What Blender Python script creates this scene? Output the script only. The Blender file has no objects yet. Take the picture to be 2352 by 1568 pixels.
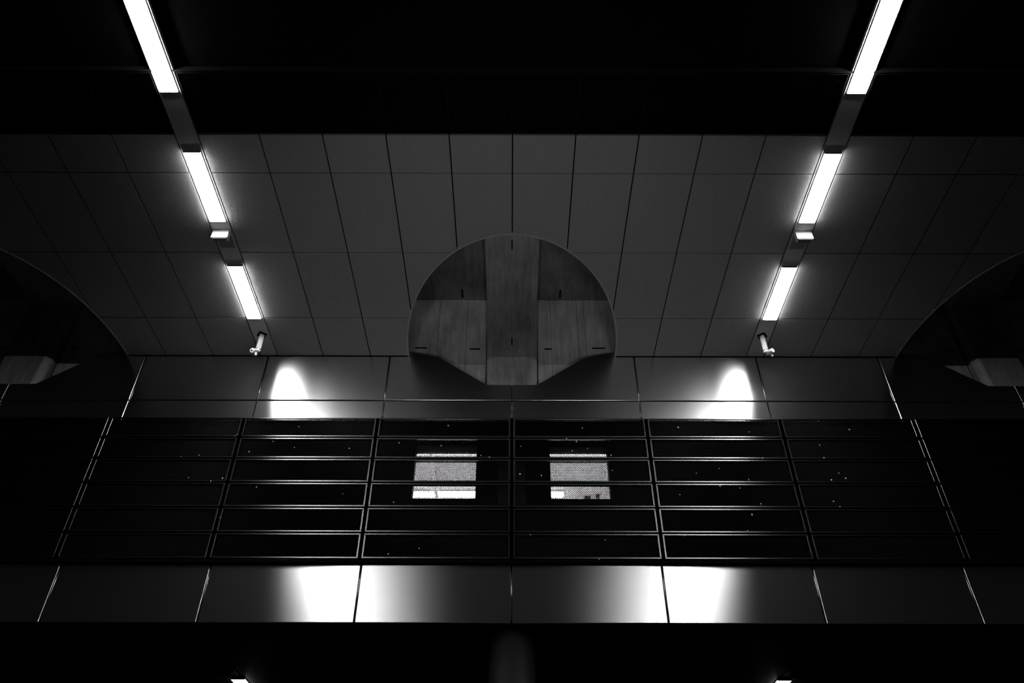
import bpy, bmesh, math, random
from mathutils import Vector, Matrix
random.seed(7)
S = bpy.context.scene
COL = S.collection
CZ = 1.6                      # eye height above the platform; heights below are given above the eye
PI = math.pi

# ------------------------------------------------------------------ camera
cam = bpy.data.cameras.new('camera')
cam.sensor_width = 36.0
cam.lens = 36.0 * 1802.26 / 2352.0
cam.clip_end = 200
co = bpy.data.objects.new('camera', cam)
COL.objects.link(co)
co.location = (0, 0, CZ)
co.rotation_mode = 'QUATERNION'
co.rotation_quaternion = (Matrix.Rotation(PI / 2 + 0.69624, 4, 'X') @ Matrix.Rotation(0.00226, 4, 'Z')).to_quaternion()
S.camera = co

# ------------------------------------------------------------------ world, exposure
w = bpy.data.worlds.new('night')
S.world = w
w.use_nodes = True
w.node_tree.nodes['Background'].inputs[0].default_value = (0, 0, 0, 1)
w.node_tree.nodes['Background'].inputs[1].default_value = 0.0
vs = S.view_settings
vs.view_transform = 'Standard'
vs.look = 'None'
vs.exposure = 0.0
vs.gamma = 1.0
vs.use_curve_mapping = False

LAMP_E = 50.0                 # luminance of the fluorescent diffusers
ROOM_E = 34.0

# unseen spots added below to light the ceiling and darken towards its sides
def spot(x, y, z, tx, ty, tz, power, size, blend, radius):
    L = bpy.data.lights.new('added_ceiling_spot', 'SPOT')
    L.energy = power
    L.spot_size = math.radians(size)
    L.spot_blend = blend
    L.shadow_soft_size = radius
    o = bpy.data.objects.new('added_ceiling_spot', L)
    COL.objects.link(o)
    o.location = (x, y, z)
    o.rotation_mode = 'QUATERNION'
    o.rotation_quaternion = (Vector((tx, ty, tz)) - Vector((x, y, z))).to_track_quat('-Z', 'Y')
    return o
for sx_ in (-1, 1):
    spot(sx_ * 2.2, 0.6, 0.35, sx_ * -0.5, 7.9, 9.6, 390, 47, 1.0, 0.9)

# ------------------------------------------------------------------ materials
def new_mat(name):
    m = bpy.data.materials.new(name)
    m.use_nodes = True
    nt = m.node_tree
    return m, nt, nt.nodes, nt.links, nt.nodes['Principled BSDF']

def g(v):
    return (v, v, v, 1)

def simple(name, v, rough=0.6, metal=0.0, bump=0.0, scale=60.0, var=0.0, spec=0.5):
    m, nt, N, L, p = new_mat(name)
    p.inputs['Base Color'].default_value = g(v)
    p.inputs['Roughness'].default_value = rough
    p.inputs['Metallic'].default_value = metal
    p.inputs['Specular IOR Level'].default_value = spec
    if bump or var:
        tc = N.new('ShaderNodeTexCoord')
        no = N.new('ShaderNodeTexNoise')
        no.inputs['Scale'].default_value = scale
        no.inputs['Detail'].default_value = 4
        L.new(tc.outputs['Object'], no.inputs['Vector'])
        if bump:
            b = N.new('ShaderNodeBump')
            b.inputs['Strength'].default_value = bump
            b.inputs['Distance'].default_value = 0.01
            L.new(no.outputs['Fac'], b.inputs['Height'])
            L.new(b.outputs['Normal'], p.inputs['Normal'])
        if var:
            r = N.new('ShaderNodeMapRange')
            r.inputs['To Min'].default_value = v * (1 - var)
            r.inputs['To Max'].default_value = v * (1 + var)
            L.new(no.outputs['Fac'], r.inputs['Value'])
            L.new(r.outputs['Result'], p.inputs['Base Color'])
    return m

def brushed(name, v, rough, aniso, sheen=0.0):
    """metal brushed along its length: reflections smear upright"""
    m = bpy.data.materials.new(name); m.use_nodes = True
    nt = m.node_tree; N = nt.nodes; L = nt.links
    N.clear()
    out = N.new('ShaderNodeOutputMaterial')
    gl = N.new('ShaderNodeBsdfAnisotropic')
    gl.distribution = 'BECKMANN'
    gl.inputs['Color'].default_value = g(v)
    gl.inputs['Anisotropy'].default_value = aniso
    t = N.new('ShaderNodeCombineXYZ')
    t.inputs[0].default_value = 1.0
    L.new(t.outputs[0], gl.inputs['Tangent'])
    geo = N.new('ShaderNodeNewGeometry')
    mp = N.new('ShaderNodeMapping')
    mp.inputs['Scale'].default_value = (2.2, 2.2, 0.15)
    L.new(geo.outputs['Position'], mp.inputs['Vector'])
    no = N.new('ShaderNodeTexNoise')
    no.inputs['Scale'].default_value = 3.0
    no.inputs['Detail'].default_value = 4
    L.new(mp.outputs[0], no.inputs['Vector'])
    r = N.new('ShaderNodeMapRange')
    r.inputs['To Min'].default_value = rough * 0.97
    r.inputs['To Max'].default_value = rough * 1.03
    L.new(no.outputs['Fac'], r.inputs['Value'])
    L.new(r.outputs['Result'], gl.inputs['Roughness'])
    wide = N.new('ShaderNodeBsdfAnisotropic')
    wide.distribution = 'GGX'
    wide.inputs['Color'].default_value = g(v)
    wide.inputs['Roughness'].default_value = 0.5
    mx = N.new('ShaderNodeMixShader')
    mx.inputs[0].default_value = sheen
    L.new(gl.outputs[0], mx.inputs[1]); L.new(wide.outputs[0], mx.inputs[2])
    L.new(mx.outputs[0], out.inputs[0])
    return m

def emit(name, e):
    m, nt, N, L, p = new_mat(name)
    p.inputs['Base Color'].default_value = g(0.8)
    p.inputs['Emission Color'].default_value = (1, 1, 1, 1)
    p.inputs['Emission Strength'].default_value = e
    return m

def concrete(name, lo, hi):
    m, nt, N, L, p = new_mat(name)
    geo = N.new('ShaderNodeNewGeometry')
    mp = N.new('ShaderNodeMapping')
    mp.inputs['Scale'].default_value = (7.0, 0.9, 0.9)      # streaks that run up the wall and along the soffit
    L.new(geo.outputs['Position'], mp.inputs['Vector'])
    a = N.new('ShaderNodeTexNoise')
    a.inputs['Scale'].default_value = 2.0
    a.inputs['Detail'].default_value = 6
    a.inputs['Roughness'].default_value = 0.65
    L.new(mp.outputs[0], a.inputs['Vector'])
    b = N.new('ShaderNodeTexNoise')
    b.inputs['Scale'].default_value = 1.6
    b.inputs['Detail'].default_value = 5
    L.new(geo.outputs['Position'], b.inputs['Vector'])
    c = N.new('ShaderNodeTexNoise')
    c.inputs['Scale'].default_value = 60
    c.inputs['Detail'].default_value = 3
    L.new(geo.outputs['Position'], c.inputs['Vector'])
    m1 = N.new('ShaderNodeMath'); m1.operation = 'ADD'
    L.new(a.outputs['Fac'], m1.inputs[0]); L.new(b.outputs['Fac'], m1.inputs[1])
    m2 = N.new('ShaderNodeMath'); m2.operation = 'MULTIPLY_ADD'
    L.new(c.outputs['Fac'], m2.inputs[0]); m2.inputs[1].default_value = 0.35
    L.new(m1.outputs[0], m2.inputs[2])
    r = N.new('ShaderNodeMapRange')
    r.inputs['From Min'].default_value = 0.85
    r.inputs['From Max'].default_value = 1.5
    r.inputs['To Min'].default_value = lo
    r.inputs['To Max'].default_value = hi
    L.new(m2.outputs[0], r.inputs['Value'])
    L.new(r.outputs['Result'], p.inputs['Base Color'])
    p.inputs['Roughness'].default_value = 0.85
    bu = N.new('ShaderNodeBump')
    bu.inputs['Strength'].default_value = 0.35
    bu.inputs['Distance'].default_value = 0.02
    L.new(m2.outputs[0], bu.inputs['Height'])
    L.new(bu.outputs['Normal'], p.inputs['Normal'])
    return m

def glass(name):
    m = bpy.data.materials.new(name); m.use_nodes = True
    nt = m.node_tree; N = nt.nodes; L = nt.links
    N.clear()
    o = N.new('ShaderNodeOutputMaterial'); mx = N.new('ShaderNodeMixShader')
    t = N.new('ShaderNodeBsdfTransparent'); gl = N.new('ShaderNodeBsdfGlossy')
    t.inputs[0].default_value = g(0.92); gl.inputs['Roughness'].default_value = 0.03
    mx.inputs[0].default_value = 0.06
    L.new(t.outputs[0], mx.inputs[1]); L.new(gl.outputs[0], mx.inputs[2]); L.new(mx.outputs[0], o.inputs[0])
    return m

M = dict(
    ceil=simple('ceiling_panel_paint', 0.265, 0.7, bump=0.3, scale=110, var=0.45),
    strip=simple('light_channel_paint', 0.42, 0.6),
    grille=simple('grille_black', 0.006, 0.7, spec=0.15),
    dark=simple('black_backing', 0.002, 0.9, spec=0.1),
    darkceil=simple('black_ceiling', 0.002, 0.9, spec=0.1),
    metal=brushed('brushed_wall_metal', 0.85, 0.286, 0.494, 0.04),
    soffit=simple('soffit_metal', 0.035, 0.5, metal=0.2),
    frame=brushed('screen_frame_metal', 0.22, 0.33, 0.35, 0.08),
    mesh=simple('expanded_mesh_metal', 0.006, 0.45, metal=1.0),
    concrete=concrete('board_marked_concrete', 0.08, 0.26),  # darker than the back wall: the shade of the recess soffit in its colour
    castwall=concrete('lit_tone_concrete', 0.34, 0.85),  # same concrete, lightened: the brighter light on the back wall in its colour
    arris=concrete('highlight_arris_concrete', 0.3, 0.6),  # edge highlights of the rib painted as lighter chamfers
    rib=concrete('rib_concrete', 0.16, 0.42),
    slit=simple('slit_black', 0.004, 1.0, spec=0.0),
    rim=simple('rim_metal', 0.35, 0.5),
    lamp=emit('lit_diffuser', LAMP_E),
    lamplow=emit('lit_soffit_diffuser', 3.0),
    housing=simple('lamp_housing', 0.18, 0.5),
    cap=simple('lamp_end_cap', 0.05, 0.5),
    box=simple('pale_casing', 0.75, 0.5),
    boxline=simple('casing_joint', 0.15, 0.6),
    steel=simple('bright_steel', 0.75, 0.35, metal=0.3),
    bead=simple('added_bead_metal', 0.4, 0.25, metal=1.0),
    lens=simple('lens_black', 0.02, 0.15),
    roomwall=simple('room_plaster', 0.85, 0.9, var=0.08, scale=3),
    roomlamp=emit('lit_room_tube', ROOM_E),
    pipe=simple('white_pipe', 0.85, 0.4),
    roomdark=simple('room_beam', 0.35, 0.8),
    winframe=simple('window_frame_paint', 0.12, 0.5),
    glass=glass('window_glass'),
    lint=simple('pale_lint', 0.9, 0.9),
    floor=simple('platform_stone', 0.005, 0.6, var=0.3, scale=5),
    side=simple('dark_side_wall', 0.012, 0.8, spec=0.1),
    column=simple('column_metal', 0.015, 0.45),
)

# ------------------------------------------------------------------ helpers
def obj(name, me, mat=None, parent=None, loc=(0, 0, 0)):
    o = bpy.data.objects.new(name, me)
    COL.objects.link(o)
    o.location = loc
    if parent is not None:
        o.parent = parent
    if mat is not None and me is not None and not me.materials:
        me.materials.append(M[mat])
    return o

def tag(o, label=None, cat=None, group=None, kind=None):
    if label: o['label'] = label
    if cat: o['category'] = cat
    if group: o['group'] = group
    if kind: o['kind'] = kind
    return o

def empty(name, loc=(0, 0, 0)):
    o = bpy.data.objects.new(name, None)
    COL.objects.link(o)
    o.location = loc
    return o

def bm_box(bm, x0, x1, y0, y1, z0, z1, bevel=0.0):
    r = bmesh.ops.create_cube(bm, size=1.0)
    v = r['verts']
    bmesh.ops.scale(bm, vec=(x1 - x0, y1 - y0, z1 - z0), verts=v)
    bmesh.ops.translate(bm, vec=((x0 + x1) / 2, (y0 + y1) / 2, (z0 + z1) / 2), verts=v)
    if bevel:
        e = list({e for q in v for e in q.link_edges})
        bmesh.ops.bevel(bm, geom=e, offset=bevel, segments=1, affect='EDGES')

def bm_cyl(bm, p, q, r, n=16, r2=None):
    p, q = Vector(p), Vector(q)
    d = q - p
    mat = Matrix.Translation((p + q) / 2) @ d.to_track_quat('Z', 'Y').to_matrix().to_4x4()
    bmesh.ops.create_cone(bm, cap_ends=True, segments=n, radius1=r, radius2=r if r2 is None else r2, depth=d.length, matrix=mat)

def mesh_of(bm, name):
    me = bpy.data.meshes.new(name)
    bm.normal_update()
    bm.to_mesh(me)
    bm.free()
    return me

CACHE = {}
def panel(name, x0, x1, y0, y1, z0, z1, mat, parent=None, bevel=0.0):
    """a box at its own centre; alike boxes share one mesh"""
    k = (round(x1 - x0, 4), round(y1 - y0, 4), round(z1 - z0, 4), mat, bevel)
    if k not in CACHE:
        bm = bmesh.new()
        bm_box(bm, -k[0] / 2, k[0] / 2, -k[1] / 2, k[1] / 2, -k[2] / 2, k[2] / 2, bevel)
        CACHE[k] = mesh_of(bm, name)
        CACHE[k].materials.append(M[mat])
    px, py, pz = (parent.location if parent is not None else (0, 0, 0))
    return obj(name, CACHE[k], None, parent, ((x0 + x1) / 2 - px, (y0 + y1) / 2 - py, (z0 + z1) / 2 - pz))

def boxes(name, L, mat, parent=None):
    bm = bmesh.new()
    for b in L:
        bm_box(bm, *b)
    return obj(name, mesh_of(bm, name), mat, parent)

def prism_y(name, pts, y0, y1, mat, parent=None, bevel=0.0):
    """polygon in x,z pushed along y"""
    bm = bmesh.new()
    f = [bm.verts.new((x, y0, z)) for x, z in pts]
    b = [bm.verts.new((x, y1, z)) for x, z in pts]
    n = len(pts)
    ff = bm.faces.new(f)
    bm.faces.new(b[::-1])
    for i in range(n):
        bm.faces.new((f[(i + 1) % n], f[i], b[i], b[(i + 1) % n]))
    bmesh.ops.recalc_face_normals(bm, faces=bm.faces)
    if bevel:
        ff = [q for q in bm.faces if abs(q.normal.y + 1) < 1e-3]
        bmesh.ops.bevel(bm, geom=list({e for q in ff for e in q.edges}), offset=bevel, segments=1, affect='EDGES')
    return obj(name, mesh_of(bm, name), mat, parent)

# ------------------------------------------------------------------ dimensions
WY = 9.946                    # face of the upper wall
WW = 1.981                    # wall panel width
CW = 0.7671                   # ceiling panel width
ZC = 8.0 + CZ                 # ceiling face
ROWS = [5.680, 6.257, 7.637, 9.013, 9.940]
SX = 3.95                     # light channels
HX = 1.69                     # opening half width
HY = WY - 7.281
HOLES = [0.0, -4 * WW, 4 * WW]
MY = 9.757                    # face of the mesh screens
LY = 9.838                    # face of the lower metal band

# ------------------------------------------------------------------ ceiling
def ell_cutter(cx):
    bm = bmesh.new()
    n = 128
    for z in (ZC - 0.3, ZC + 0.4):
        pass
    lo = [bm.verts.new((cx + HX * math.cos(2 * PI * i / n), WY + HY * math.sin(2 * PI * i / n), ZC - 0.3)) for i in range(n)]
    hi = [bm.verts.new((v.co.x, v.co.y, ZC + 0.4)) for v in lo]
    bm.faces.new(lo[::-1]); bm.faces.new(hi)
    for i in range(n):
        bm.faces.new((lo[i], lo[(i + 1) % n], hi[(i + 1) % n], hi[i]))
    return obj('cutter', mesh_of(bm, 'cutter'))
cutters = {cx: ell_cutter(cx) for cx in HOLES}

cut_jobs = []
ceiling = boxes('ceiling', [(-11.2, 11.2, 5.60, 10.0, ZC + 0.05, ZC + 0.12)], 'dark')
tag(ceiling, 'flat ceiling of grey rectangular panels with large half-oval openings', kind='structure')
for cx in HOLES:
    cut_jobs.append((ceiling, cx))
cols = []
for i in range(-5, 5):
    a, b = i * CW, (i + 1) * CW
    cols.append((max(a, -SX + 0.14), min(b, SX - 0.14)))
for i in range(9):
    a = SX + 0.14 + i * CW
    cols.append((a, a + CW)); cols.append((-a - CW, -a))
GAP = 0.008
for (a, b) in cols:
    for j in range(4):
        y0, y1 = ROWS[j], ROWS[j + 1]
        hole = None; skip = False
        for cx in HOLES:
            def ins(x, y): return ((x - cx) / HX) ** 2 + ((y - WY) / HY) ** 2 < 1
            c = [ins(x, y) for x in (a, b) for y in (y0, y1)]
            if all(c): skip = True
            near = any(c) or any(ins(a + (b - a) * t / 8, y1) for t in range(9)) or any(ins(x, y0 + (y1 - y0) * t / 8) for t in range(9) for x in (a, b))
            if near: hole = cx
        if skip: continue
        p = panel('ceiling_panel', a + GAP, b - GAP, y0 + GAP, y1 - GAP, ZC, ZC + 0.03, 'ceil', ceiling)
        if hole is not None:
            cut_jobs.append((p, hole))
# openings are cut for real
for o, cx in cut_jobs:
    md = o.modifiers.new('opening', 'BOOLEAN')
    md.operation = 'DIFFERENCE'
    md.solver = 'EXACT'
    md.object = cutters[cx]
bpy.context.view_layer.update()
dg = bpy.context.evaluated_depsgraph_get()
for o in {j[0] for j in cut_jobs}:
    me = bpy.data.meshes.new_from_object(o.evaluated_get(dg))
    o.modifiers.clear()
    o.data = me
for c in cutters.values():
    bpy.data.objects.remove(c)

# rim of each opening
for cx in HOLES:
    bm = bmesh.new()
    n = 72
    rings = []
    for dr, z in ((0.0, ZC - 0.006), (0.022, ZC - 0.006), (0.022, ZC + 0.16), (0.0, ZC + 0.16)):
        rings.append([bm.verts.new((cx + (HX - dr) * math.cos(PI + PI * i / n), WY - 0.004 + (HY - dr) * math.sin(PI + PI * i / n), z)) for i in range(n + 1)])
    for k in range(4):
        A, B = rings[k], rings[(k + 1) % 4]
        for i in range(n):
            bm.faces.new((A[i], A[i + 1], B[i + 1], B[i]))
    bmesh.ops.recalc_face_normals(bm, faces=bm.faces)
    obj('opening_rim', mesh_of(bm, 'opening_rim'), 'rim', ceiling)

# louvred grille between the panels and the black part of the ceiling
GY0, GY1 = 4.852, 5.664
def grille_mesh(wd):
    bm = bmesh.new()
    d = GY1 - GY0
    for s in (0, 1):
        bm_box(bm, -wd / 2, wd / 2, s * (d - 0.012), s * (d - 0.012) + 0.012, 0, 0.05)
        bm_box(bm, -wd / 2 + s * (wd - 0.008), -wd / 2 + s * (wd - 0.008) + 0.008, 0.012, d - 0.012, 0, 0.05)
    n = 30
    for i in range(n):
        y = 0.012 + (d - 0.024) * (i + 0.5) / n
        v = [bm.verts.new(c) for c in ((-wd / 2, y - 0.006, 0.004), (wd / 2, y - 0.006, 0.004), (wd / 2, y + 0.006, 0.03), (-wd / 2, y + 0.006, 0.03))]
        bm.faces.new(v)
    return mesh_of(bm, 'grille')
GM = {}
trim1 = boxes('trim_1', [(-11.2, 11.2, GY0 - 0.03, GY0 - 0.012, ZC - 0.002, ZC + 0.08)], 'grille')
tag(trim1, 'thin edge rail along the dark louvred ceiling grille', kind='structure')
for (a, b) in cols:
    wd = round(b - a - 0.016, 4)
    if wd not in GM:
        GM[wd] = grille_mesh(wd)
    o = obj('grille', GM[wd], 'grille', trim1, ((a + b) / 2, GY0, ZC))

black = boxes('ceiling_black', [(-11.2, 11.2, -14, 5.62, ZC + 0.12, ZC + 0.2)], 'darkceil')
tag(black, 'black ceiling beyond the louvred grille', kind='structure')

# ------------------------------------------------------------------ back wall backing with openings
WIN = [(-1.43, -0.52, 5.44, 6.43), (0.565, 1.42, 5.44, 6.40)]
def wall_cells(xs, zs, y0, y1, holes):
    L = []
    for i in range(len(xs) - 1):
        for j in range(len(zs) - 1):
            mx, mz = (xs[i] + xs[i + 1]) / 2, (zs[j] + zs[j + 1]) / 2
            if any(h[0] < mx < h[1] and h[2] < mz < h[3] for h in holes): continue
            L.append((xs[i], xs[i + 1], y0, y1, zs[j] + CZ, zs[j + 1] + CZ))
    return L
NOT = [(cx - 1.72, cx + 1.72, 7.40, 8.2) for cx in HOLES]
holes = WIN + NOT
xs = sorted({-11.2, 11.2} | {h[0] for h in holes if h[0] > -11.2} | {h[1] for h in holes if h[1] < 11.2})
zs = sorted({3.66, 8.2} | {h[2] for h in holes} | {h[3] for h in holes})
wall_back = boxes('wall_back', wall_cells(xs, zs, 10.0, 10.14, holes), 'dark')
tag(wall_back, 'end wall of brushed metal panels above and below black mesh screens', kind='structure')

Z1, Z2 = 7.114, 6.74
PB = 0.006
JG = 0.011
for i in range(-5, 5):
    a, b = i * WW + JG, (i + 1) * WW - JG
    panel('wall_panel', a, b, WY, WY + 0.035, Z2 + CZ, Z1 - 0.009 + CZ, 'metal', wall_back, PB)
    # upper row: notched around the concrete ribs
    hole = [cx for cx in HOLES if abs((a + b) / 2 - cx) < WW * 0.6]
    if not hole:
        panel('wall_panel', a, b, WY, WY + 0.035, Z1 + 0.009 + CZ, 8.0 - 0.012 + CZ, 'metal', wall_back, PB)
    else:
        s = -1 if (a + b) / 2 < hole[0] else 1
        cx = hole[0]
        P = [(JG, 7.425), (0.40, 7.425), (1.15, 7.962), (1.39, 8.02), (1.68, 8.07), (1.70, 7.988), (WW - JG, 7.988), (WW - JG, Z1 + 0.009), (JG, Z1 + 0.009)]
        prism_y('wall_panel', [(cx + s * x, z + CZ) for x, z in P], WY, WY + 0.035, 'metal', wall_back, PB)

# rounded metal beads added in the upright joints to reflect the lamps
def bead_mesh(h):
    bm = bmesh.new(); bm_cyl(bm, (0, 0, 0), (0, 0, h), 0.0085, 12)
    me = mesh_of(bm, 'added_joint_bead'); me.materials.append(M['bead'])
    for p in me.polygons: p.use_smooth = abs(p.normal.z) < 0.5
    return me
B1, B2 = bead_mesh(8.0 - 6.74 - 0.03), bead_mesh(7.40 - 6.74)
B3 = bead_mesh(4.40 - 3.64)
for i in range(-5, 6):
    obj('added_joint_bead', B2 if i in (-4, 0, 4) else B1, None, wall_back, (i * WW, WY + 0.014, 6.74 + CZ))
    obj('added_joint_bead', B3, None, wall_back, (i * WW, LY + 0.014, 3.64 + CZ))

# lower bright band with its returning soffit
LZ0, LZ1 = 3.614, 4.45
for i in range(-5, 5):
    a, b = i * WW + JG, (i + 1) * WW - JG
    panel('wall_panel', a, b, LY, LY + 0.04, LZ0 + CZ, LZ1 + CZ, 'metal', wall_back, PB)
soffit = boxes('ceiling_lower', [(-11.2, 11.2, LY + 0.05, 16.0, LZ0 + 0.06 + CZ, LZ0 + 0.1 + CZ)], 'dark')
tag(soffit, 'dark panelled soffit under the metal band', kind='structure')
sy = [LY + 0.004, 10.30, 11.45, 12.9, 14.4, 15.9]
for i in range(-5, 5):
    for j in range(5):
        a, b = i * WW, (i + 1) * WW
        parts = [(a, b)] if j == 0 else [(a, a + WW / 2), (a + WW / 2, b)]
        for (u, v) in parts:
            panel('soffit_panel', u + 0.016, v - 0.016, sy[j] + 0.006, sy[j + 1] - 0.006, LZ0 + CZ, LZ0 + 0.03 + CZ, 'soffit', soffit)

# ------------------------------------------------------------------ concrete recesses and ribs
for cx in HOLES:
    X = 1.97
    L = [(cx - X, cx + X, 10.18, 10.30, 7.25 + CZ, 9.60 + CZ),
         (cx - X, cx + X, 6.8, 10.18, 9.45 + CZ, 9.60 + CZ),
         (cx - X, cx + X, 6.7, 6.8, ZC + 0.13, 9.60 + CZ),
         (cx - X - 0.1, cx - X, 6.7, 10.30, ZC + 0.13, 9.60 + CZ),
         (cx + X, cx + X + 0.1, 6.7, 10.30, ZC + 0.13, 9.60 + CZ)]
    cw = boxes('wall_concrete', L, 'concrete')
    tag(cw, 'raw concrete walls of the recess above a ceiling opening', kind='structure')
    for (x, y, z, sx, sy_, sz) in ((-0.62, 10.163, 8.33, 0.17, 0.01, 0.022), (0.60, 10.163, 8.33, 0.12, 0.01, 0.022), (-1.52, 10.163, 8.35, 0.2, 0.01, 0.022),
                                   (1.45, 10.163, 8.35, 0.22, 0.01, 0.022), (-0.87, 10.0, 9.446, 0.03, 0.2, 0.01), (0.84, 10.0, 9.446, 0.03, 0.2, 0.01), (0.6, 10.2, 9.446, 0.06, 0.07, 0.01)):
        panel('tie_slot', cx + x - sx / 2, cx + x + sx / 2, y - sy_ / 2, y + sy_ / 2, z - sz / 2 + CZ, z + sz / 2 + CZ, 'slit', cw)
    # shuttering boards that stand slightly proud of the back wall
    for (x0, x1) in ((-1.95, -1.26), (-1.254, -0.78), (-0.774, -0.43), (0.43, 0.66), (0.666, 1.12), (1.126, 1.24), (1.246, 1.95)):
        dy = random.uniform(0, 0.006)
        for (z0, z1) in ((7.3, 8.925), (8.93, 9.45)):
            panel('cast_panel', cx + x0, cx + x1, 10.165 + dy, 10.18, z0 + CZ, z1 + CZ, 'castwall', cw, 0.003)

    rib = empty('concrete_rib', (cx, 10.0, 7.25 + CZ))
    tag(rib, 'raw concrete rib rising through the middle oval ceiling opening' if cx == 0 else 'dim concrete rib in the oval opening past the light strip',
        'concrete rib', None if cx == 0 else 'ribs in the outer openings')
    def station(kind, hw, c):
        F, B, zb, zt = 9.968, 10.18, 9.145, 9.45
        if kind == 'bottom':
            P = [(hw, B, 7.25), (hw, F + c, 7.25), (hw - c, F, 7.25)]
        elif kind == 'bend':
            P = [(hw, B, zt), (hw, F + c, zb + c), (hw - c, F, zb)]
        else:
            P = [(hw, 6.8, zt), (hw, 6.8, zb + c), (hw - c, 6.8, zb)]
        return P + [(-x, y, z) for x, y, z in P[::-1]]
    bm = bmesh.new()
    st = [[bm.verts.new((x, y - 10.0, z - 7.25)) for x, y, z in station(k, hw, 0.085)] for k, hw in (('bottom', 0.395), ('bend', 0.434), ('front', 0.434))]
    for A, B in zip(st, st[1:]):
        for i in range(5):
            bm.faces.new((A[i], A[i + 1], B[i + 1], B[i]))
    bm.faces.new(st[0])
    bm.faces.new(st[-1])
    bmesh.ops.recalc_face_normals(bm, faces=bm.faces)
    bmesh.ops.bevel(bm, geom=[e for e in bm.edges if len(e.link_faces) == 2 and e.calc_face_angle() > 0.3], offset=0.012, segments=2, affect='EDGES')
    bm.normal_update()
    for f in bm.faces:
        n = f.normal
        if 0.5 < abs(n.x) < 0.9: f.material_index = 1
    sh = mesh_of(bm, 'shaft')
    sh.materials.append(M['rib']); sh.materials.append(M['arris'])
    obj('shaft', sh, None, rib)
    for (y, z, sy_, sz) in ((9.966, 8.33, 0.006, 0.16), (8.55, 9.143, 0.2, 0.006)):
        panel('tie_slot', cx - 0.012, cx + 0.008, y - sy_ / 2, y + sy_ / 2, z - sz / 2 + CZ, z + sz / 2 + CZ, 'slit', rib)

# ------------------------------------------------------------------ room behind the two windows
RX0, RX1, RY0, RY1, RZ0, RZ1 = -2.3, 2.3, 10.14, 13.4, 5.0, 7.0
t = 0.06
room = boxes('wall_room', [(RX0, RX1, RY0, RY1, RZ1 + CZ, RZ1 + t + CZ), (RX0, RX1, RY0, RY1, RZ0 - t + CZ, RZ0 + CZ), (RX0, RX1, RY1, RY1 + t, RZ0 + CZ, RZ1 + CZ),
                           (RX0 - t, RX0, RY0, RY1, RZ0 + CZ, RZ1 + CZ), (RX1, RX1 + t, RY0, RY1, RZ0 + CZ, RZ1 + CZ)], 'roomwall')
tag(room, 'pale walls and ceiling of the lit room behind the mesh', kind='structure')
for y in (11.45, 12.22):
    panel('beam', RX0, RX1, y, y + 0.07, RZ1 - 0.05 + CZ, RZ1 + CZ, 'roomdark', room)
for k, (x0, x1, z0, z1) in enumerate(WIN):
    win = boxes('window_%d' % (k + 1), [(x0 - 0.04, x1 + 0.04, 10.14, 10.18, 6.29 + CZ, z1 + CZ + 0.04), (x0 - 0.04, x1 + 0.04, 10.14, 10.18, z0 + CZ - 0.06, z0 + CZ),
                                         (x0 - 0.04, x0, 10.14, 10.18, z0 + CZ, 6.29 + CZ), (x1, x1 + 0.04, 10.14, 10.18, z0 + CZ, 6.29 + CZ)], 'winframe')
    tag(win, 'square window glowing behind black mesh', kind='structure')
    panel('pane', x0, x1, 10.155, 10.161, z0 + CZ, 6.29 + CZ, 'glass', win)
for (nm, x, lab) in (('conduit_pipe', -1.343, 'white pipe under the lit room ceiling, in front of the bright lamp band'), ('conduit_pipe', 1.64, 'white pipe under the lit room ceiling, beside dark fittings')):
    e = empty(nm, (x, 10.3, RZ1 - 0.10 + CZ))
    tag(e, lab, 'pipe')
    bm = bmesh.new(); bm_cyl(bm, (0, 0, 0), (0, 3.09, 0), 0.028, 12); obj('tube', mesh_of(bm, 'tube'), 'pipe', e)
    for y in (0.6, 1.6, 2.6):
        bm = bmesh.new(); bm_box(bm, -0.03, 0.03, y - 0.015, y + 0.015, -0.01, 0.0995); obj('clip', mesh_of(bm, 'clip'), 'roomdark', e)
for (x0, x1, y, lab) in ((-2.0, 0.95, 12.62, 'long lit tube lamp deep in the room behind the mesh'), (-2.0, 2.0, 11.16, 'long lit tube lamp close behind the mesh-covered windows')):
    e = empty('room_lamp', ((x0 + x1) / 2, y, RZ1 + CZ))
    tag(e, lab, 'lamp')
    h = (x1 - x0) / 2
    bm = bmesh.new(); bm_box(bm, -h, h, -0.09, 0.09, -0.03, 0); obj('housing', mesh_of(bm, 'housing'), 'pipe', e)
    bm = bmesh.new(); bm_box(bm, -h + 0.02, h - 0.02, -0.08, 0.08, -0.07, -0.03, 0.01); obj('diffuser', mesh_of(bm, 'diffuser'), 'roomlamp', e)

for (x, y, sx, sy_, sz, lab) in ((1.38, 12.78, 0.11, 0.08, 0.07, 'dark square fitting under the lit room ceiling, behind mesh beside the white pipe'), (1.56, 12.72, 0.06, 0.10, 0.05, 'narrow dark fitting beside the white pipe, behind mesh')):
    e = empty('ceiling_fitting', (x, y, RZ1 + CZ - 0.001))
    tag(e, lab, 'fitting')
    bm = bmesh.new(); bm_box(bm, -sx / 2, sx / 2, -sy_ / 2, sy_ / 2, -sz, 0, 0.006); obj('case', mesh_of(bm, 'case'), 'cap', e)
    bm = bmesh.new(); bm_cyl(bm, (0, 0, -sz), (0, 0, -sz - 0.02), sx * 0.25, 12); obj('knob', mesh_of(bm, 'knob'), 'housing', e)

# concrete post between the windows
post = boxes('concrete_post', [(-0.195, 0.195, 9.90, 9.999, 5.30 + CZ, 6.02 + CZ)], 'soffit')
tag(post, 'faint grey post between the two lit windows, behind the mesh', 'post')

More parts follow.
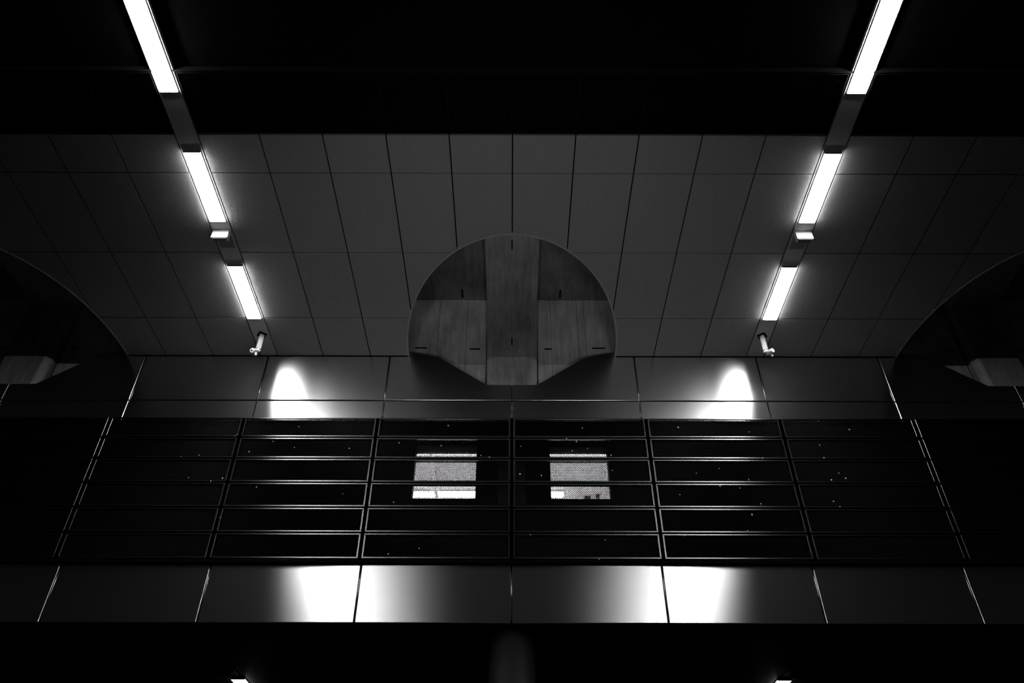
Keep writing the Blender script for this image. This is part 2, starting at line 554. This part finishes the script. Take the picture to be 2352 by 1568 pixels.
# ------------------------------------------------------------------ mesh screens
ZR = [6.675, 6.316, 5.957, 5.566, 5.178, 4.800, 4.423]
MWD, MHT = WW - 0.024 - 0.05, 0.30      # open field of one panel
def expanded(wd, ht, px, pz, fill):
    bm = bmesh.new()
    nx = int(round(wd / px)); nz = int(round(ht / pz))
    px = wd / nx; pz = ht / nz
    cache = {}
    def V(x, z):
        k = (round(x, 5), round(z, 5))
        if k not in cache:
            cache[k] = bm.verts.new((x, 0, z))
        return cache[k]
    for j in range(nz):
        off = px / 2 if j % 2 else 0
        for i in range(nx + (1 if off else 0)):
            x0 = -wd / 2 + i * px - off
            x1 = x0 + px
            x0c, x1c = max(x0, -wd / 2), min(x1, wd / 2)
            z0 = -ht / 2 + j * pz
            z1 = z0 + pz
            xm, zm = (x0 + x1) / 2, (z0 + z1) / 2
            if x1c - x0c < px * 0.9:
                continue
            outer = [V(x0, z0), V(xm, z0), V(x1, z0), V(x1, z1), V(xm, z1), V(x0, z1)]
            a, b = px / 2 * fill, pz / 2 * fill
            tl = 0.0025
            inner = [bm.verts.new(c) for c in ((xm - a, tl * .3, zm), (xm - a * .42, -tl, zm - b), (xm + a * .42, -tl, zm - b), (xm + a, tl * .3, zm), (xm + a * .42, tl, zm + b), (xm - a * .42, tl, zm + b))]
            # outer ring matched to the six-sided hole
            O = [V(x0, zm), outer[0], outer[1], outer[2], V(x1, zm), outer[3], outer[4], outer[5]]
            I = inner
            for f in ((O[0], O[1], I[1], I[0]), (O[1], O[2], I[1]), (O[2], I[2], I[1]), (O[2], O[3], I[2]), (O[3], O[4], I[3], I[2]),
                      (O[4], O[5], I[4], I[3]), (O[5], O[6], I[4]), (O[6], I[5], I[4]), (O[6], O[7], I[5]), (O[7], O[0], I[0], I[5])):
                bm.faces.new(f)
    return mesh_of(bm, 'mesh_sheet')
EXP = expanded(MWD, MHT, 0.0245, 0.0165, 0.80)
EXP.materials.append(M['mesh'])
FR = {}
def frame_mesh(ht):
    k = round(ht, 3)
    if k not in FR:
        bm = bmesh.new()
        W2 = WW / 2 - 0.012
        H2 = ht / 2 - 0.011
        b = 0.022
        for s in (-1, 1):
            bm_box(bm, -W2, W2, 0, 0.03, s * H2 - (b if s > 0 else 0), s * H2 + (b if s < 0 else 0), 0.003)
            bm_box(bm, s * W2 - (b if s > 0 else 0), s * W2 + (b if s < 0 else 0), 0, 0.03, -H2 + b, H2 - b, 0.003)
        FR[k] = mesh_of(bm, 'frame')
        FR[k].materials.append(M['frame'])
    return FR[k]
LABS = {0: 'bay of black mesh screen panels directly before a lit window', 1: 'bay of mesh screen panels under the white lamp reflection',
        2: 'bay of mesh screen panels just past the bright joint of the metal wall', 3: 'bay of mesh screen panels two past the lamp reflection', 4: 'outermost dark bay of mesh screen panels'}
for i in range(-5, 5):
    xc = (i + 0.5) * WW * 1.012
    d = i if i >= 0 else -i - 1
    e = empty('mesh_screen', (xc, MY, ZR[-1] + CZ))
    tag(e, LABS[d] if d else ('bay of black mesh panels before the window with the brighter lamp band' if i < 0 else 'bay of black mesh panels before the window with dark fittings'), 'mesh screen', 'bays of mesh screens on the end wall')
    for r in range(6):
        ht = ZR[r] - ZR[r + 1]
        zc = (ZR[r] + ZR[r + 1]) / 2 - ZR[-1]
        f = obj('frame', frame_mesh(ht), None, e, (0, 0, zc))
        m = obj('mesh_sheet', EXP, None, f, (0, 0.016, 0))
        m.scale = (1, 1, (ht - 0.066) / MHT)
    for s in (-1, 1):  # black uprights behind the bay joints to keep the gaps dark
        bm = bmesh.new()
        bm_box(bm, s * WW * 0.506 - 0.03, s * WW * 0.506 + 0.03, 0.032, 0.07, -0.02, ZR[0] - ZR[-1])
        obj('gap_blocker', mesh_of(bm, 'gap_blocker'), 'dark', e)
    for r in range(1, 6):  # black rails added behind the row gaps to block the window light
        bm = bmesh.new()
        z = ZR[r] - ZR[-1]
        bm_box(bm, -WW * 0.49, WW * 0.49, 0.034, 0.066, z - 0.028, z + 0.028)
        obj('gap_blocker', mesh_of(bm, 'gap_blocker'), 'dark', e)
# sill under the screens
trim2 = boxes('trim_2', [(-11.2, 11.2, MY + 0.02, 10.0, ZR[-1] - 0.035 + CZ, ZR[-1] - 0.005 + CZ)], 'dark')
tag(trim2, 'black sill closing the bottom of the mesh screens', kind='structure')

# ------------------------------------------------------------------ lighting channels, lamps, fittings
SIDE = {-1: 'ring-lens camera', 1: 'round-capped camera'}
def channel(s):
    e = empty('light_channel', (s * SX, -8, ZC))
    tag(e, 'long grey light channel in the ceiling, ending at the ' + SIDE[s], 'light channel', 'light channels across the ceiling')
    bm = bmesh.new()
    bm_box(bm, -0.129, 0.129, 0, 17.93, 0.0, 0.045)
    obj('tray', mesh_of(bm, 'tray'), 'strip', e)
    return e
for s in (-1, 1):
    channel(s)

def lamp_parts():
    L = 1.135
    P = []
    bm = bmesh.new(); bm_box(bm, -0.108, 0.108, -L / 2, L / 2, -0.012, -0.0005); P.append(('housing', mesh_of(bm, 'housing'), 'housing'))
    bm = bmesh.new(); bm_box(bm, -0.102, 0.102, -L / 2 + 0.008, L / 2 - 0.008, -0.030, -0.012, 0.006); P.append(('diffuser', mesh_of(bm, 'diffuser'), 'lamp'))
    for sy_ in (-1, 1):
        bm = bmesh.new(); bm_box(bm, -0.104, 0.104, sy_ * (L / 2 - 0.004) - 0.004, sy_ * (L / 2 - 0.004) + 0.004, -0.026, -0.012); P.append(('end_cap', mesh_of(bm, 'end_cap'), 'cap'))
    return P
LP = lamp_parts()
for n, me, mt in LP:
    me.materials.append(M[mt])
LLAB = ['lit fluorescent lamp between the hanging box and the ', 'lit lamp above the hanging box, on the channel of the ', 'lit lamp beyond the louvred grille, on the channel of the ']
def lamp(x, y, z, lab, group, low=False):
    e = empty('fluorescent_lamp', (x, y, z))
    tag(e, lab, 'lamp', group)
    for n, me, mt in LP:
        if low and n == 'diffuser':
            me = me.copy(); me.materials.clear(); me.materials.append(M['lamplow'])
        obj(n, me, None, e)
for s in (-1, 1):
    for k in range(8):
        lamp(s * SX, 8.452 - 1.962 * k, ZC - 0.001, LLAB[k] + SIDE[s] if k < 3 else 'lit fluorescent lamp on the channel under the black ceiling', 'fluorescent lamps on the light channels')
    # lamps under the lower soffit
    for k in range(1):
        lamp(s * 4.03, 12.06 + 0.568 + k * 1.962, LZ0 + CZ - 0.001, 'lit fluorescent lamp under the dark soffit below the metal band', 'lamps under the soffit', True)

# small pale box hanging under each channel
for s in (-1, 1):
    e = empty('hanging_box', (s * 3.955, 7.215, ZC))
    tag(e, 'small pale box hung between two lamps on the channel of the ' + SIDE[s], 'box', 'small boxes on the light channels')
    bm = bmesh.new(); bm_box(bm, -0.112, 0.112, 0, 0.075, -0.075, -0.006, 0.004); obj('upper_case', mesh_of(bm, 'upper_case'), 'box', e)
    bm = bmesh.new(); bm_box(bm, -0.112, 0.112, 0, 0.075, -0.15, -0.079, 0.004); obj('lower_case', mesh_of(bm, 'lower_case'), 'box', e)
    bm = bmesh.new(); bm_box(bm, -0.106, 0.106, 0.004, 0.072, -0.08, -0.074); obj('joint', mesh_of(bm, 'joint'), 'boxline', e)
    bm = bmesh.new(); bm_box(bm, -0.09, 0.09, 0.012, 0.068, -0.158, -0.15); obj('cable_gland', mesh_of(bm, 'cable_gland'), 'boxline', e)
    bm = bmesh.new(); bm_box(bm, -0.10, 0.10, 0.0, 0.33, -0.006, 0.0); obj('mounting_plate', mesh_of(bm, 'mounting_plate'), 'housing', e)

# surveillance cameras on square posts
for s in (-1, 1):
    e = empty('surveillance_camera', (s * 3.935, 9.415, ZC))
    tag(e, ('small camera pointing along the hall on a square post under the ceiling, ring-shaped lens' if s < 0 else 'small camera turned aside on a square post under the ceiling, round pale cap'), 'camera')
    rot = Matrix.Rotation(math.radians(35 if s < 0 else 55), 4, 'Z')
    bm = bmesh.new(); bm_box(bm, -0.062, 0.062, -0.062, 0.062, -0.012, 0.0); bmesh.ops.transform(bm, matrix=rot, verts=bm.verts); obj('base_plate', mesh_of(bm, 'base_plate'), 'slit', e)
    bm = bmesh.new(); bm_box(bm, -0.034, 0.034, -0.034, 0.034, -0.30, -0.012, 0.004); bmesh.ops.transform(bm, matrix=rot, verts=bm.verts); obj('post', mesh_of(bm, 'post'), 'steel', e)
    bm = bmesh.new(); bm_cyl(bm, (0, 0, -0.30), (0, 0, -0.335), 0.028); bm_cyl(bm, (-0.045, 0, -0.33), (0.045, 0, -0.33), 0.016, 12); obj('swivel', mesh_of(bm, 'swivel'), 'steel', e)
    if s < 0:
        c0, d = Vector((-0.045, -0.02, -0.345)), Vector((-0.25, -0.75, -0.5)).normalized()
    else:
        c0, d = Vector((0.05, -0.01, -0.335)), Vector((0.45, -0.65, -0.15)).normalized()
    bm = bmesh.new(); bm_cyl(bm, c0 - d * 0.055, c0 + d * 0.05, 0.036, 20); body = obj('body', mesh_of(bm, 'body'), 'steel', e)
    bm = bmesh.new(); bm_cyl(bm, c0 + d * 0.05, c0 + d * 0.066, 0.040, 20, 0.034); obj('front_ring', mesh_of(bm, 'front_ring'), 'box', body)
    if s < 0:
        bm = bmesh.new(); bm_cyl(bm, c0 + d * 0.066, c0 + d * 0.069, 0.013, 16); obj('lens', mesh_of(bm, 'lens'), 'lens', body)
    bm = bmesh.new(); bm_cyl(bm, c0 + Vector((0.03, 0.01, -0.03)), c0 + Vector((0.03, 0.02, -0.075)), 0.022, 14); obj('bracket', mesh_of(bm, 'bracket'), 'steel', body)

# ------------------------------------------------------------------ below: column, floor, closing walls
col = empty('round_column', (0.01, 10.25, 0))
tag(col, 'dark round column under the middle joint of the metal band', 'column')
bm = bmesh.new(); bm_cyl(bm, (0, 0, 0.05), (0, 0, LZ0 + CZ - 0.001), 0.295, 48)
me = mesh_of(bm, 'shaft')
for p in me.polygons: p.use_smooth = abs(p.normal.z) < 0.5
obj('shaft', me, 'column', col)
bm = bmesh.new(); bm_cyl(bm, (0, 0, 0), (0, 0, 0.05), 0.33, 48); obj('base_ring', mesh_of(bm, 'base_ring'), 'soffit', col)

tag(boxes('floor', [(-11.2, 11.2, -14, 16.2, -0.2, 0)], 'floor'), 'dark stone floor below the view', kind='structure')
tag(boxes('wall_left', [(-11.4, -11.2, -14, 16.2, -0.2, ZC + 2)], 'side'), 'black side wall of the hall', kind='structure')
tag(boxes('wall_right', [(11.2, 11.4, -14, 16.2, -0.2, ZC + 2)], 'side'), 'black side wall of the hall', kind='structure')
tag(boxes('wall_front', [(-11.2, 11.2, -14.2, -14, -0.2, ZC + 2)], 'side'), 'black end wall behind the viewer', kind='structure')
tag(boxes('wall_lower', [(-11.2, 11.2, 16.0, 16.2, 0, LZ0 + 0.1 + CZ)], 'side'), 'black wall at the back of the space under the soffit', kind='structure')

# ------------------------------------------------------------------ lint caught on the screens
f_ = 1802.26; P_ = 0.69624
def on_screen(px, py, d):
    """metres on the screen plane for a fleck measured in the photograph"""
    u, v = (px - 1176) / f_, (py - 784) / f_
    s, c = math.sin(P_), math.cos(P_)
    k = d / (c + v * s)
    return u * k, (s - v * c) * k
FL = [(687, 981), (628, 1015), (677, 1029), (803, 1031), (573, 1039), (590, 1120), (788, 1135), (507, 1190), (834, 1188), (917, 1018), (905, 1154), (964, 1260), (893, 1273),
      (1030, 978), (1014, 1024), (1105, 1046), (1125, 1050), (1197, 1025), (1302, 1007), (1324, 1014), (1350, 1030), (1315, 1035), (1338, 983), (1404, 1045), (1407, 1080),
      (1244, 1092), (1195, 1089), (1219, 1228), (1391, 1240), (1377, 1284), (1378, 1228), (1562, 1135), (1652, 1075), (1654, 1116), (1700, 1120), (1728, 1181), (1748, 1156),
      (1600, 1086), (1558, 981), (1536, 962), (1721, 991), (1883, 1021), (1880, 966), (1927, 1085), (1893, 1050), (1910, 1101), (1915, 1150), (1930, 1162), (1943, 1097), (1951, 985),
      (830, 1003), (831, 1050), (823, 1051), (540, 1003), (545, 999), (458, 1047), (417, 1051), (512, 1100), (434, 1099), (485, 1107), (1720, 1100), (1752, 1051), (1725, 1056), (1718, 1218), (1573, 1229)]
e = bmesh.new()
for (px, py) in FL:
    x, z = on_screen(px, py, MY)
    r = random.uniform(0.008, 0.012)
    bmesh.ops.create_icosphere(e, subdivisions=1, radius=r, matrix=Matrix.Translation((x, MY - r * 0.6, z + CZ)) @ Matrix.Diagonal((1, 0.7, random.uniform(0.8, 1.6), 1)))
lint = obj('lint_flecks', mesh_of(e, 'lint_flecks'), 'lint')
tag(lint, 'pale flecks of lint caught on the mesh screens', 'lint', kind='stuff')

# a torn pale scrap caught in the mesh before one window
x, z = on_screen(1333, 1133, MY)
bm = bmesh.new()
pts = [(-0.035, 0.09), (0.03, 0.085), (0.012, 0.0), (0.016, -0.055), (-0.012, -0.10), (-0.026, -0.05), (-0.006, 0.0)]
f1 = [bm.verts.new((a, -0.003 + 0.004 * math.sin(b * 60), b)) for a, b in pts]
f2 = [bm.verts.new((v.co.x, v.co.y + 0.0015, v.co.z)) for v in f1]
bm.faces.new(f1); bm.faces.new(f2[::-1])
for i in range(len(pts)):
    bm.faces.new((f1[(i + 1) % len(pts)], f1[i], f2[i], f2[(i + 1) % len(pts)]))
bmesh.ops.recalc_face_normals(bm, faces=bm.faces)
sc = obj('paper_scrap', mesh_of(bm, 'paper_scrap'), 'lint', None, (x, MY - 0.003, z + CZ))
tag(sc, 'torn pale scrap caught on the mesh before a lit window', 'scrap')
